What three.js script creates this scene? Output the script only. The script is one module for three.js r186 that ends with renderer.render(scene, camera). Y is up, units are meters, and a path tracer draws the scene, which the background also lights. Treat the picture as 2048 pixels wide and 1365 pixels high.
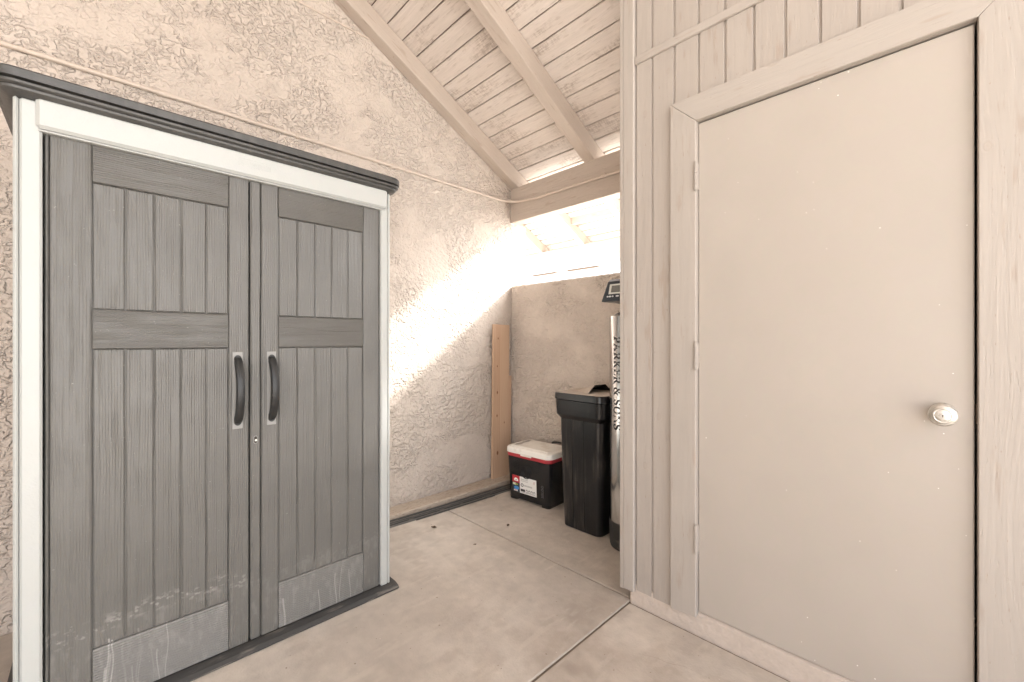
import * as THREE from 'three';
import { mergeGeometries, toCreasedNormals } from 'three/addons/utils/BufferGeometryUtils.js';
import { TextGeometry } from 'three/addons/geometries/TextGeometry.js';
import { FontLoader } from 'three/addons/loaders/FontLoader.js';

// ------------------------------------------------------------------ camera, sky, sun, exposure
const scene = new THREE.Scene();
const EYE = 1.22;
const camera = new THREE.PerspectiveCamera(77.4, 1024 / 682, 0.05, 400);
camera.position.set(0, EYE, 0);
camera.rotation.set(0, THREE.MathUtils.degToRad(45.75), 0);

const renderer = new THREE.WebGLRenderer({ antialias: true });
renderer.setSize(1024, 682);
renderer.toneMapping = THREE.LinearToneMapping;
renderer.toneMappingExposure = 6.5;
renderer.shadowMap.enabled = true;

const SUN = new THREE.Vector3(0.55, 0.74, -1).normalize();
{ // hazy desert sky: air only
  const W = 256, H = 128, d = new Float32Array(W * H * 4), v = new THREE.Vector3();
  for (let j = 0; j < H; j++) for (let i = 0; i < W; i++) {
    const el = ((j + 0.5) / H - 0.5) * Math.PI, az = ((i + 0.5) / W - 0.5) * 2 * Math.PI;
    v.set(Math.cos(el) * Math.cos(az), Math.sin(el), Math.cos(el) * Math.sin(az));
    const t = Math.pow(Math.max(0, v.y), 0.55), g = Math.max(0, v.dot(SUN));
    const glow = 2.1 * Math.pow(g, 4) + 3.2 * Math.pow(g, 18);
    const k = (j * W + i) * 4;
    d[k] = 0.55 + (0.35 - 0.55) * t + glow;
    d[k + 1] = 0.555 + (0.385 - 0.555) * t + glow * 0.97;
    d[k + 2] = 0.56 + (0.465 - 0.56) * t + glow * 0.92;
    d[k + 3] = 1;
  }
  const sky = new THREE.DataTexture(d, W, H, THREE.RGBAFormat, THREE.FloatType);
  sky.mapping = THREE.EquirectangularReflectionMapping;
  sky.magFilter = THREE.LinearFilter; sky.needsUpdate = true;
  scene.background = sky; scene.environment = sky;
}
const sun = new THREE.DirectionalLight(new THREE.Color(1, 0.965, 0.93), 2.6);
sun.position.copy(SUN).multiplyScalar(20);
sun.castShadow = true; sun.shadow.radius = 12;
Object.assign(sun.shadow.camera, { left: -9, right: 9, top: 9, bottom: -9, near: 1, far: 50 });
sun.shadow.mapSize.set(4096, 4096);
scene.add(sun, sun.target);

// ------------------------------------------------------------------ random and noise
function rng(a) { return () => { a |= 0; a = a + 0x6D2B79F5 | 0; let t = Math.imul(a ^ a >>> 15, 1 | a); t = t + Math.imul(t ^ t >>> 7, 61 | t) ^ t; return ((t ^ t >>> 14) >>> 0) / 4294967296; }; }
const R = rng(77);
const lerp = (a, b, t) => a + (b - a) * t, clamp = (x, a = 0, b = 1) => Math.min(b, Math.max(a, x));
const sst = (a, b, x) => { const t = clamp((x - a) / (b - a)); return t * t * (3 - 2 * t); };
const HT = new Float32Array(65536); { const r = rng(5); for (let i = 0; i < 65536; i++) HT[i] = r(); }
// value noise, periodic with px, py cells
function vn(x, y, px, py, s = 0) {
  const xi = Math.floor(x), yi = Math.floor(y); let fx = x - xi, fy = y - yi;
  fx = fx * fx * (3 - 2 * fx); fy = fy * fy * (3 - 2 * fy);
  const x0 = ((xi % px) + px) % px, y0 = ((yi % py) + py) % py, x1 = (x0 + 1) % px, y1 = (y0 + 1) % py;
  const h = (a, b) => HT[(Math.imul(a, 374761393) + Math.imul(b, 668265263) + Math.imul(s, 974634777) >>> 7) & 65535];
  const a = h(x0, y0), b = h(x1, y0), c = h(x0, y1), e = h(x1, y1);
  return a + (b - a) * fx + (c - a) * fy + (a - b - c + e) * fx * fy;
}
function fb(u, v, px, py, o, s = 0) { let r = 0, w = 1, t = 0; for (let k = 0; k < o; k++) { r += w * vn(u * px, v * py, px, py, s + k * 17); t += w; w *= 0.5; px *= 2; py *= 2; } return r / t; }
function tex(W, H, fn, { srgb = false, repeat } = {}) { // fn(u, v) -> [r,g,b] in 0..1 (sRGB when srgb) or one number
  const d = new Uint8Array(W * H * 4);
  for (let j = 0; j < H; j++) for (let i = 0; i < W; i++) {
    const c = fn((i + 0.5) / W, (j + 0.5) / H, i, j), k = (j * W + i) * 4;
    if (typeof c === 'number') d[k] = d[k + 1] = d[k + 2] = clamp(c) * 255;
    else { d[k] = clamp(c[0]) * 255; d[k + 1] = clamp(c[1]) * 255; d[k + 2] = clamp(c[2]) * 255; }
    d[k + 3] = 255;
  }
  const t = new THREE.DataTexture(d, W, H);
  t.wrapS = t.wrapT = THREE.RepeatWrapping; t.magFilter = THREE.LinearFilter; t.minFilter = THREE.LinearMipmapLinearFilter; t.generateMipmaps = true;
  if (srgb) t.colorSpace = THREE.SRGBColorSpace;
  if (repeat) t.repeat.set(...repeat);
  t.needsUpdate = true; return t;
}
const mixc = (a, b, t) => [lerp(a[0], b[0], t), lerp(a[1], b[1], t), lerp(a[2], b[2], t)];
const mul = (a, k) => [a[0] * k, a[1] * k, a[2] * k];
const lin = (r, g, b) => new THREE.Color().setRGB(r, g, b);

// ------------------------------------------------------------------ materials
// stucco: trowelled plateaus with ragged edges over a gritty base, 3.4 m tile
const stuccoH = new Float32Array(2048 * 2048);
{
  const N = 2048;
  for (let j = 0; j < N; j++) for (let i = 0; i < N; i++) {
    const u = i / N, v = j / N;
    const wx = (vn(u * 90, v * 90, 90, 90, 3) - 0.5) * 0.016 + (vn(u * 260, v * 260, 260, 260, 9) - 0.5) * 0.006;
    const wy = (vn(u * 90, v * 90, 90, 90, 4) - 0.5) * 0.016 + (vn(u * 260, v * 260, 260, 260, 8) - 0.5) * 0.006;
    const a = u + wx, b = v + wy;
    const big = fb(u + b * 0.02, v, 15, 19, 5, 21);                   // where the trowel left it rough
    const n = fb(u + wx * 0.6, v + wy * 0.6, 70, 90, 5, 31), n2 = fb(u + wx * 0.3 + 0.013, v + wy * 0.3, 180, 210, 4, 55), n3 = fb(u, v, 360, 380, 2, 57);
    const rough = sst(0.36, 0.52, big), thr = lerp(0.37, 0.47, rough);
    const isl = sst(thr - 0.03, thr + 0.03, n);
    const crumb = sst(0.40, 0.58, n2 * 0.72 + n3 * 0.28);
    const grit = vn(u * 600, v * 600, 600, 600, 71) * 0.6 + vn(u * 1000, v * 1000, 1000, 1000, 72) * 0.4;
    stuccoH[j * N + i] = 0.10 + 0.2 * isl + 0.52 * crumb * lerp(0.3, 1, rough) + 0.10 * (fb(u, v, 26, 26, 2, 91) - 0.5) + 0.10 * (grit - 0.5);
  }
}
const stuccoBump = tex(2048, 2048, (u, v, i, j) => stuccoH[j * 2048 + i], { repeat: [1 / 3.4, 1 / 3.4] });
const stuccoCol = tex(1024, 1024, (u, v) => {
  const n = fb(u, v, 7, 7, 4, 11), m = fb(u, v, 60, 60, 3, 13), w = vn(u * 400, v * 400, 400, 400, 15);
  let c = mixc([0.765, 0.712, 0.664], [0.80, 0.752, 0.708], n);
  c = mul(c, 0.97 + 0.05 * m + 0.03 * (w - 0.5));
  return c;
}, { srgb: true, repeat: [1 / 3.4, 1 / 3.4] });
const M = {};
M.stucco = new THREE.MeshStandardMaterial({ map: stuccoCol, bumpMap: stuccoBump, bumpScale: 0.018, roughness: 0.92 });
// painted rough-sawn wood, 1.6 m along the grain (u) by 0.8 m
const woodH = (u, v, s = 0) => {
  const wob = (fb(u, v, 4, 6, 2, 41 + s) - 0.5) * 0.05;
  const g = fb(u, v + wob, 5, 90, 3, 43 + s), f = fb(u, v + wob, 24, 300, 2, 47 + s);
  return g * 0.6 + f * 0.4;
};
const knots = (seed, n) => { const r = rng(seed); return Array.from({ length: n }, () => [r(), r(), 0.006 + 0.01 * r()]); };
const kn = knots(12, 9);
const knotAt = (u, v, ks) => { let k = 0; for (const [x, y, s] of ks) { let dx = Math.abs(u - x), dy = Math.abs(v - y); dx = Math.min(dx, 1 - dx) * 1.6; dy = Math.min(dy, 1 - dy) * 0.8; const d = Math.hypot(dx * 0.6, dy) / s; if (d < 2.2) k = Math.max(k, (1 - sst(0.7, 1.1, d)) * 0.7 + Math.max(0, Math.cos(d * 9)) * 0.5 * (1 - d / 2.2)); } return k; };
const woodBump = tex(1024, 1024, (u, v) => 0.2 + 0.7 * woodH(u, v) - 0.3 * knotAt(u, v, kn) - 0.3 * sst(0.80, 0.86, fb(u, v, 40, 160, 2, 61)), { repeat: [1 / 1.6, 1 / 0.8] });
const paintCol = (a, b, dirt, s, spots = 0.8) => tex(1024, 1024, (u, v) => {
  const n = fb(u, v, 4, 4, 4, 101 + s), h = woodH(u, v), k = knotAt(u, v, kn);
  let c = mixc(a, b, n); c = mul(c, 0.975 + 0.05 * h);
  const d1 = sst(spots, spots + 0.08, fb(u, v, 60, 150, 3, 111 + s)) * 0.4 + sst(0.66, 0.84, fb(u, v, 12, 40, 4, 115 + s)) * 0.22;
  c = mixc(c, dirt, clamp(d1 + k * 0.1)); return c;
}, { srgb: true, repeat: [1 / 1.6, 1 / 0.8] });
M.siding = new THREE.MeshStandardMaterial({ map: paintCol([0.665, 0.628, 0.592], [0.692, 0.657, 0.622], [0.56, 0.47, 0.40], 0, 0.82), bumpMap: woodBump, bumpScale: 0.0016, roughness: 0.62 });
M.trim = new THREE.MeshStandardMaterial({ map: paintCol([0.672, 0.638, 0.603], [0.70, 0.668, 0.634], [0.58, 0.49, 0.42], 3, 0.82), bumpMap: woodBump, bumpScale: 0.0013, roughness: 0.6 });
M.beam = new THREE.MeshStandardMaterial({ map: paintCol([0.71, 0.655, 0.606], [0.74, 0.688, 0.64], [0.52, 0.43, 0.36], 6, 0.80), bumpMap: woodBump, bumpScale: 0.003, roughness: 0.7 });
// ceiling boards: thin weathered paint with saw marks and dark weathering
const ceilMap = (s) => tex(1024, 512, (u, v) => {
  const n = fb(u, v, 5, 5, 4, 131 + s), h = woodH(u, v, s), saw = fb(u, v, 200, 30, 2, 141 + s);
  let c = mixc([0.81, 0.765, 0.725], [0.85, 0.81, 0.775], n);
  c = mul(c, 0.95 + 0.1 * h);
  const area = sst(0.50, 0.74, fb(u, v, 5, 9, 5, 151 + s));
  const wear = area * sst(0.34, 0.72, saw * 0.4 + fb(u, v, 40, 160, 4, 161 + s) * 0.6);
  c = mixc(c, [0.50, 0.43, 0.375], clamp(wear * 0.45 + 0.2 * sst(0.64, 0.8, fb(u, v, 20, 90, 4, 171 + s))));
  return c;
}, { srgb: true, repeat: [1 / 1.5, 1 / 0.75] });
M.ceiling = [0, 400].map(s => new THREE.MeshStandardMaterial({ map: ceilMap(s), bumpMap: woodBump, bumpScale: 0.003, roughness: 0.75 }));
// concrete, one 5 m sheet
const concBump = tex(1024, 1024, (u, v) => fb(u, v, 90, 90, 4, 201) * 0.7 + vn(u * 500, v * 500, 500, 500, 207) * 0.3, { repeat: [0.5, 0.5] });
const spk = (() => { const r = rng(31); return Array.from({ length: 1100 }, () => [r(), r(), 0.0005 + 0.0016 * r() * r() * r(), r()]); })();
const concCol = (() => {
  const N = 2048, t = tex(N, N, (u, v) => {
    const wx = (fb(u, v, 8, 8, 3, 231) - 0.5) * 0.05;
    const n = fb(u + wx, v, 9, 9, 6, 211), m = fb(u + wx, v, 14, 14, 6, 217), q = fb(u, v, 120, 120, 3, 219), sw = fb(u * 1 + v * 0, v, 14, 160, 3, 223);
    let c = mixc([0.71, 0.668, 0.622], [0.775, 0.735, 0.692], sst(0.3, 0.7, n));
    c = mixc(c, [0.545, 0.485, 0.43], 0.34 * sst(0.46, 0.80, m));
    c = mixc(c, [0.80, 0.755, 0.705], 0.4 * sst(0.54, 0.7, fb(u, v, 16, 16, 4, 229)));
    c = mul(c, 0.93 + 0.10 * q + 0.05 * (sw - 0.5));
    c = mixc(c, [0.56, 0.50, 0.445], 0.2 * sst(0.50, 0.74, fb(u + wx * 0.4, v, 60, 60, 5, 247)) * sst(0.40, 0.62, n));
    c = mixc(c, [0.80, 0.76, 0.71], 0.3 * sst(0.60, 0.74, fb(u, v, 130, 36, 4, 249)));
    const cr = Math.abs(fb(u + wx * 0.5, v, 7, 7, 4, 241) - 0.5);
    c = mixc(c, [0.5, 0.43, 0.37], 0.55 * (1 - sst(0.0004, 0.0022, cr)) * sst(0.5, 0.62, fb(u, v, 5, 5, 2, 243)));
    return c;
  }, { srgb: true, repeat: [0.2, 0.2] });
  const d = t.image.data;
  for (const [x, y, s, k] of spk) { const cx = x * N, cy = y * N, r = Math.max(0.7, s * N * 0.5), w = k < 0.18 ? [225, 215, 200] : [95, 80, 66];
    for (let j = Math.floor(cy - r - 1); j <= cy + r + 1; j++) for (let i = Math.floor(cx - r - 1); i <= cx + r + 1; i++) {
      const a = 1 - sst(r * 0.6, r * 1.1, Math.hypot((i - cx) * (0.6 + k * 0.6), j - cy)); if (a <= 0) continue;
      const o = ((((j % N) + N) % N) * N + ((i % N) + N) % N) * 4; for (let q = 0; q < 3; q++) d[o + q] = lerp(d[o + q], w[q], a * 0.8); } }
  return t;
})();
M.concrete = new THREE.MeshStandardMaterial({ map: concCol, bumpMap: concBump, bumpScale: 0.0022, roughness: 0.72 });
M.stem = new THREE.MeshStandardMaterial({ map: stuccoCol, bumpMap: tex(512, 512, (u, v) => fb(u, v, 40, 40, 5, 301), { repeat: [1.6, 1.6] }), bumpScale: 0.0035, roughness: 0.85 });
M.gravel = new THREE.MeshStandardMaterial({ map: tex(1024, 1024, (u, v) => mul(mixc([0.80, 0.785, 0.76], [0.90, 0.89, 0.87], vn(u * 300, v * 300, 300, 300, 311)), 0.9 + 0.15 * fb(u, v, 8, 8, 3, 313)), { srgb: true, repeat: [0.25, 0.25] }), roughness: 0.95 });
// enamel door with paint chips
const chips = (() => { const r = rng(91); return Array.from({ length: 34 }, () => [r(), r(), 0.0010 + 0.0014 * r() * r()]); })();
M.door = new THREE.MeshStandardMaterial({ map: tex(1024, 2048, (u, v) => {
  let c = mixc([0.695, 0.66, 0.622], [0.71, 0.677, 0.64], fb(u, v, 3, 6, 4, 321));
  c = mul(c, 0.985 + 0.025 * fb(u, v, 6, 14, 4, 325));
  for (const [x, y, s] of chips) { const d = Math.hypot((u - x) * 0.77, (v - y) * 2.03); if (d < s * 1.3) c = mixc([0.95, 0.95, 0.93], c, sst(s * 0.7, s * 1.3, d)); }
  return c;
}, { srgb: true, repeat: [1 / 0.774, 1 / 2.03] }), bumpMap: tex(512, 512, (u, v) => fb(u, v, 40, 40, 3, 331), { repeat: [2, 2] }), bumpScale: 0.00015, roughness: 0.40 });
M.gap = new THREE.MeshStandardMaterial({ color: lin(0.05, 0.042, 0.035), roughness: 0.9 });
M.dirt = new THREE.MeshStandardMaterial({ color: lin(0.17, 0.135, 0.105), roughness: 0.95 });
M.deck = new THREE.MeshStandardMaterial({ color: lin(0.16, 0.12, 0.09), roughness: 0.95 });
M.conduit = new THREE.MeshStandardMaterial({ map: stuccoCol, color: lin(1.05, 1.03, 1.0), roughness: 0.55 });
M.steel = new THREE.MeshStandardMaterial({ color: lin(0.62, 0.60, 0.56), metalness: 1, roughness: 0.28 });
M.brass = new THREE.MeshStandardMaterial({ map: tex(256, 256, (u, v) => mixc([0.86, 0.85, 0.825], [0.56, 0.53, 0.48], 0.45 * sst(0.5, 0.75, fb(u, v, 8, 8, 4, 341))), { srgb: true }), metalness: 0.9, roughness: 0.42 });

// ------------------------------------------------------------------ geometry helpers; x = across, h = up, d = depth into the alcove (world z = -d)
function meterUV(g, grain = 'x', uo = 0, vo = 0) {
  const p = g.attributes.position, n = g.attributes.normal, uv = new Float32Array(p.count * 2);
  for (let i = 0; i < p.count; i++) {
    const q = [p.getX(i), p.getY(i), p.getZ(i)], a = [Math.abs(n.getX(i)), Math.abs(n.getY(i)), Math.abs(n.getZ(i))];
    const m = a[0] >= a[1] && a[0] >= a[2] ? 0 : a[1] >= a[2] ? 1 : 2, gi = 'xyz'.indexOf(grain), rest = [0, 1, 2].filter(k => k !== m);
    let [s, t] = rest; if (t === gi) [s, t] = [t, s]; 
    uv[i * 2] = q[s] + uo; uv[i * 2 + 1] = q[t] + vo;
  }
  g.setAttribute('uv', new THREE.BufferAttribute(uv, 2)); return g;
}
// box with chamfered edges, flat shaded (44 triangles)
function cbox(x0, x1, y0, y1, z0, z1, c = 0.002) {
  if (x0 > x1) [x0, x1] = [x1, x0]; if (y0 > y1) [y0, y1] = [y1, y0]; if (z0 > z1) [z0, z1] = [z1, z0];
  const lo = [x0, y0, z0], hi = [x1, y1, z1], pos = []; c = Math.min(c, (x1 - x0) * 0.45, (y1 - y0) * 0.45, (z1 - z0) * 0.45);
  const P = (s, ax) => s.map((e, k) => (e > 0 ? hi[k] : lo[k]) - (k === ax ? 0 : e * c));
  const tri = (a, b, d, out) => { const n = [(b[1] - a[1]) * (d[2] - a[2]) - (b[2] - a[2]) * (d[1] - a[1]), (b[2] - a[2]) * (d[0] - a[0]) - (b[0] - a[0]) * (d[2] - a[2]), (b[0] - a[0]) * (d[1] - a[1]) - (b[1] - a[1]) * (d[0] - a[0])];
    const f = n[0] * out[0] + n[1] * out[1] + n[2] * out[2] > 0; pos.push(...a, ...(f ? b : d), ...(f ? d : b)); };
  const quad = (a, b, d, e, out) => { tri(a, b, d, out); tri(a, d, e, out); };
  for (let ax = 0; ax < 3; ax++) for (const s of [-1, 1]) { const u = (ax + 1) % 3, v = (ax + 2) % 3, o = [0, 0, 0]; o[ax] = s;
    const k = (a, b) => { const t = [0, 0, 0]; t[ax] = s; t[u] = a; t[v] = b; return P(t, ax); }; quad(k(-1, -1), k(1, -1), k(1, 1), k(-1, 1), o); }
  for (let ax = 0; ax < 3; ax++) { const u = (ax + 1) % 3, v = (ax + 2) % 3; for (const a of [-1, 1]) for (const b of [-1, 1]) { const o = [0, 0, 0]; o[u] = a; o[v] = b;
    const k = (e, f) => { const t = [0, 0, 0]; t[ax] = e; t[u] = a; t[v] = b; return P(t, f); }; quad(k(-1, u), k(1, u), k(1, v), k(-1, v), o); } }
  for (const a of [-1, 1]) for (const b of [-1, 1]) for (const e of [-1, 1]) { const t = [a, b, e]; tri(P(t, 0), P(t, 1), P(t, 2), t); }
  const g = new THREE.BufferGeometry(); g.setAttribute('position', new THREE.BufferAttribute(new Float32Array(pos), 3)); g.computeVertexNormals(); return g;
}
// in alcove coordinates; grain 'x' | 'y' | 'z'
const bx = (x0, x1, h0, h1, d0, d1, c = 0.002, grain = 'x', uo = 0, vo = 0) => meterUV(cbox(x0, x1, h0, h1, -d1, -d0, c), grain, uo, vo);
const strip = g => { g = g.index ? g.toNonIndexed() : g; for (const k of Object.keys(g.attributes)) if (!['position', 'normal', 'uv'].includes(k)) g.deleteAttribute(k); return g; };
const merge = gs => mergeGeometries(gs.map(strip));
// rounded rectangle rings stacked upward: [y, width, depth, radius, (dx, dz)]
function loft(rings, seg = 5, crease = 0.7, capB = true, capT = true) {
  const loops = rings.map(([y, w, d, r, dx = 0, dz = 0]) => { const pts = []; r = Math.min(r, w / 2 - 1e-4, d / 2 - 1e-4);
    for (const [sx, sz, a0] of [[1, 1, 0], [-1, 1, 1], [-1, -1, 2], [1, -1, 3]]) for (let k = 0; k <= seg; k++) { const a = (a0 + k / seg) * Math.PI / 2; pts.push([dx + sx * (w / 2 - r) + r * Math.cos(a), y, dz + sz * (d / 2 - r) + r * Math.sin(a)]); } return pts; });
  const pos = [], n = loops[0].length;
  for (let k = 0; k + 1 < loops.length; k++) for (let i = 0; i < n; i++) { const a = loops[k][i], b = loops[k][(i + 1) % n], c = loops[k + 1][(i + 1) % n], e = loops[k + 1][i]; pos.push(...a, ...c, ...b, ...a, ...e, ...c); }
  const cap = (L, up) => { const m = [0, 0, 0]; L.forEach(p => p.forEach((q, k) => m[k] += q / n)); for (let i = 0; i < n; i++) { const a = L[i], b = L[(i + 1) % n]; pos.push(...m, ...(up ? b : a), ...(up ? a : b)); } };
  if (capB) cap(loops[0], false); if (capT) cap(loops[loops.length - 1], true);
  const g = new THREE.BufferGeometry(); g.setAttribute('position', new THREE.BufferAttribute(new Float32Array(pos), 3)); g.computeVertexNormals();
  return meterUV(toCreasedNormals(g, crease), 'y');
}
const tube = (pts, r, seg = 40, rad = 10) => new THREE.TubeGeometry(new THREE.CatmullRomCurve3(pts.map(p => new THREE.Vector3(...p)), false, 'catmullrom', 0.2), seg, r, rad, false);
const cyl = (r0, r1, h, s = 32) => new THREE.CylinderGeometry(r1, r0, h, s);

// ------------------------------------------------------------------ scene helpers
const base = new WeakMap();
function thing(name, label, category, at = [0, 0, 0], group, kind) {
  const o = new THREE.Group(); o.name = name; o.position.set(...at); o.userData = { label, category };
  if (group) o.userData.group = group; if (kind) { o.userData.kind = kind; }
  base.set(o, at); scene.add(o); return o;
}
function part(parent, name, geo, mat, label) { // geo in world coordinates unless the thing sits at its own origin
  const m = new THREE.Mesh(geo, mat); m.name = name; m.castShadow = m.receiveShadow = true;
  const b = base.get(parent); geo.translate(-b[0], -b[1], -b[2]); base.set(m, b); if (label) m.userData.label = label; parent.add(m); return m;
}
function local(parent, name, geo, mat, label) { const m = new THREE.Mesh(geo, mat); m.name = name; m.castShadow = m.receiveShadow = true; base.set(m, [0, 0, 0]); if (label) m.userData.label = label; parent.add(m); return m; }

const LETTER = 1.15;
const XW = -2.74, DB = 2.65, DE = 2.844, HB = 1.71, DW = 1.787, XC = -1.088; // side wall, low wall, its back, its top, closet front, closet corner
const SL = 0.517, HR = 3.943, TH = Math.atan(SL), CT = Math.cos(TH), ST = Math.sin(TH), RIDGE = -1.0;

// ------------------------------------------------------------------ ground and floor
{
  const g = new THREE.PlaneGeometry(300, 300); g.rotateX(-Math.PI / 2); g.translate(0, -0.06, 0); meterUV(g);
  const m = new THREE.Mesh(g, M.gravel); m.name = 'ground'; m.receiveShadow = true; m.userData = { kind: 'structure', label: 'pale gravel ground outside the carport' }; scene.add(m);
  const f = new THREE.Group(); f.name = 'concrete_floor'; f.userData = { kind: 'structure', label: 'worn concrete floor slabs with tooled joints' }; base.set(f, [0, 0, 0]); scene.add(f);
  const JX = -1.045, JD = 1.812, c = 0.003, k = 0.0048;
  part(f, 'slab', bx(XW, 1.6, -0.12, 0, JD + k, DB + 0.02, c), M.concrete);
  part(f, 'slab', bx(XW, JX - k, -0.12, 0, -3.6, JD - k, c), M.concrete);
  part(f, 'slab', bx(JX + k, 3.2, -0.12, -0.003, -3.6, DW - 0.006, c, 'x', 1.3, 2.1), M.concrete);
  part(f, 'joint_bed', bx(XW, 3.2, -0.13, -0.0075, -3.6, DB, 0.001), M.dirt);
}
// ------------------------------------------------------------------ stucco walls
{
  const w = thing('stucco_wall', 'tall sloping-topped beige stucco wall behind the grey shed', 'wall', [XW, 0, 0]);
  const s = new THREE.Shape(); // in (-z = d, h)
  const roofH = d => (d > RIDGE ? HR - SL * d : HR - SL * (2 * RIDGE - d)) + 0.12;
  const pts = [[-4.6, -0.1], [DE, -0.1], [DE, 2.272], [2.66, 2.272], [2.66, roofH(2.66)], [RIDGE, roofH(RIDGE)], [-4.6, roofH(-4.6)]];
  pts.forEach(([d, h], i) => i ? s.lineTo(d, h) : s.moveTo(d, h));
  const g = new THREE.ExtrudeGeometry(s, { depth: 0.2, bevelEnabled: true, bevelSize: 0.006, bevelThickness: 0.006, bevelSegments: 2, bevelOffset: -0.006 });
  g.rotateY(Math.PI / 2); g.translate(XW - 0.206, 0, 0);
  part(w, 'wall_panel', meterUV(strip(g), 'z'), M.stucco);
  // conduit on the wall that turns onto the beam
  const c = thing('electrical_conduit', 'long thin painted conduit running along the stucco wall and beam', 'conduit', [XW, 2.45, 0]);
  const r = 0.0105, y = 2.45, pp = [];
  for (const d of [-2.2, -1, -0.3, 0.3, 1.0, 1.6, 2.1, 2.4]) pp.push([XW + r, y, -d]);
  for (let a = 0; a <= 8; a++) { const t = a / 8 * Math.PI / 2, q = 0.13; pp.push([XW + r + q * (1 - Math.cos(t)), y - 0.012 * a / 8, -(2.648 - r - q + q * Math.sin(t))]); }
  for (const x of [-2.4, -2.1, -1.7, -1.3, -1.1]) pp.push([x, y - 0.03, -(2.648 - r)]);
  part(c, 'pipe', tube(pp, r, 160, 10), M.conduit);
  const cup = (d, l) => { const g = cyl(0.0135, 0.0135, l, 16); g.rotateX(Math.PI / 2); g.translate(XW + r, y, -d); return g; };
  for (const d of [0.235, 1.49, -0.9]) part(c, 'coupling', cup(d, 0.045), M.conduit);
  for (const d of [0.85, 2.05]) part(c, 'strap', bx(XW, XW + 0.024, y - 0.014, y + 0.014, d, d + 0.016, 0.004, 'y'), M.conduit);
  for (const [x, l] of [[-1.75, 0.04], [-2.3, 0.014]]) { const g = cyl(0.0138, 0.0138, l, 16); g.rotateZ(Math.PI / 2); g.translate(x, y - 0.027, -(2.648 - r)); part(c, 'coupling', g, M.conduit); }
  // painted cable higher up
  const k = thing('painted_cable', 'thin painted cable high on the stucco wall under the sloping rafter', 'cable', [XW, 3.268, 0]);
  part(k, 'cable', tube([[XW + 0.004, 3.262, 0.6], [XW + 0.004, 3.268, -0.3], [XW + 0.004, 3.267, -0.85], [XW + 0.004, 3.262, -1.36]], 0.006, 30, 8), M.conduit);
  const hw = thing('house_wall', 'beige stucco house wall closing the carport behind the viewer', 'wall', [-1.3, 0, 2.2]);
  part(hw, 'wall_panel', bx(XW + 0.002, 0.1, -0.1, 3.72, -2.4, -2.2, 0.012, 'x', 0.3, 0.6), M.stucco);
  const b = thing('low_stucco_wall', 'low beige stucco wall closing the alcove under the bright gap', 'wall', [-1.9, 0, -DB]);
  part(b, 'wall_panel', meterUV(strip(cbox(XW + 0.001, 1.6, -0.1, HB, -DE + 0.002, -DB, 0.012)), 'x', 0.8, 1.9), M.stucco);
}
// ------------------------------------------------------------------ carport roof
const roofBox = (x0, x1, s0, s1, n0, n1, c, grain, uo, vo, o = [0, HR]) => { // s down the slope, n up from the rafters' underside
  const g = meterUV(cbox(x0, x1, n0, n1, -s1, -s0, c), grain, uo, vo);
  g.applyMatrix4(new THREE.Matrix4().makeRotationX(-TH)); g.translate(0, o[1], -o[0]); return g;
};
{
  const XR = 2.6, rf = thing('carport_roof', 'painted timber carport ceiling of boards on two sloping rafters', 'roof', [0, 2.3, 0]);
  const s0 = RIDGE / CT, s1 = 2.82 / CT, n1 = 0.13, pitch = 0.128;
  for (const x of [XW + 0.002, -1.935, -1.13, -0.325, 0.48, 1.285, 2.09]) part(rf, 'rafter', roofBox(x, x + 0.093, s0, s1 - 0.03, 0, n1, 0.004, 'z', R() * 3, R() * 2), M.beam);
  let i = 0;
  for (let s = s1; s > s0 + 0.02; s -= pitch, i++) { const a = Math.max(s0, s - pitch + 0.006), dn = (R() - 0.5) * 0.004; part(rf, 'ceiling_board', roofBox(XW - 0.3, XR, a, s, n1 + 0.001 + dn * 0.5 + 0.001, n1 + 0.021, 0.0035, 'x', R() * 5, R() * 4), M.ceiling[i % 2]); }
  part(rf, 'roof_deck', roofBox(XW - 0.3, XR + 0.05, s0, s1 + 0.03, n1 + 0.024, n1 + 0.07, 0.004, 'x', 0, 0), M.deck);
  // the slope behind the camera
  const g = cbox(XW - 0.3, XR + 0.05, 0, 0.07, 0, 3.6 / CT, 0.004); meterUV(g); g.applyMatrix4(new THREE.Matrix4().makeRotationX(TH)); g.translate(0, HR - SL * RIDGE + 0.14, -RIDGE); part(rf, 'rear_slope', g, M.ceiling[0]);
  const bm = thing('eave_beam', 'thick painted beam with a conduit across it above the low wall', 'beam', [0, 2.274, -2.65]);
  part(bm, 'timber', bx(XW + 0.001, XR - 0.1, 2.274, 2.576, 2.65, 2.75, 0.004, 'x', 0.3, 0.2), M.beam);
}
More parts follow.
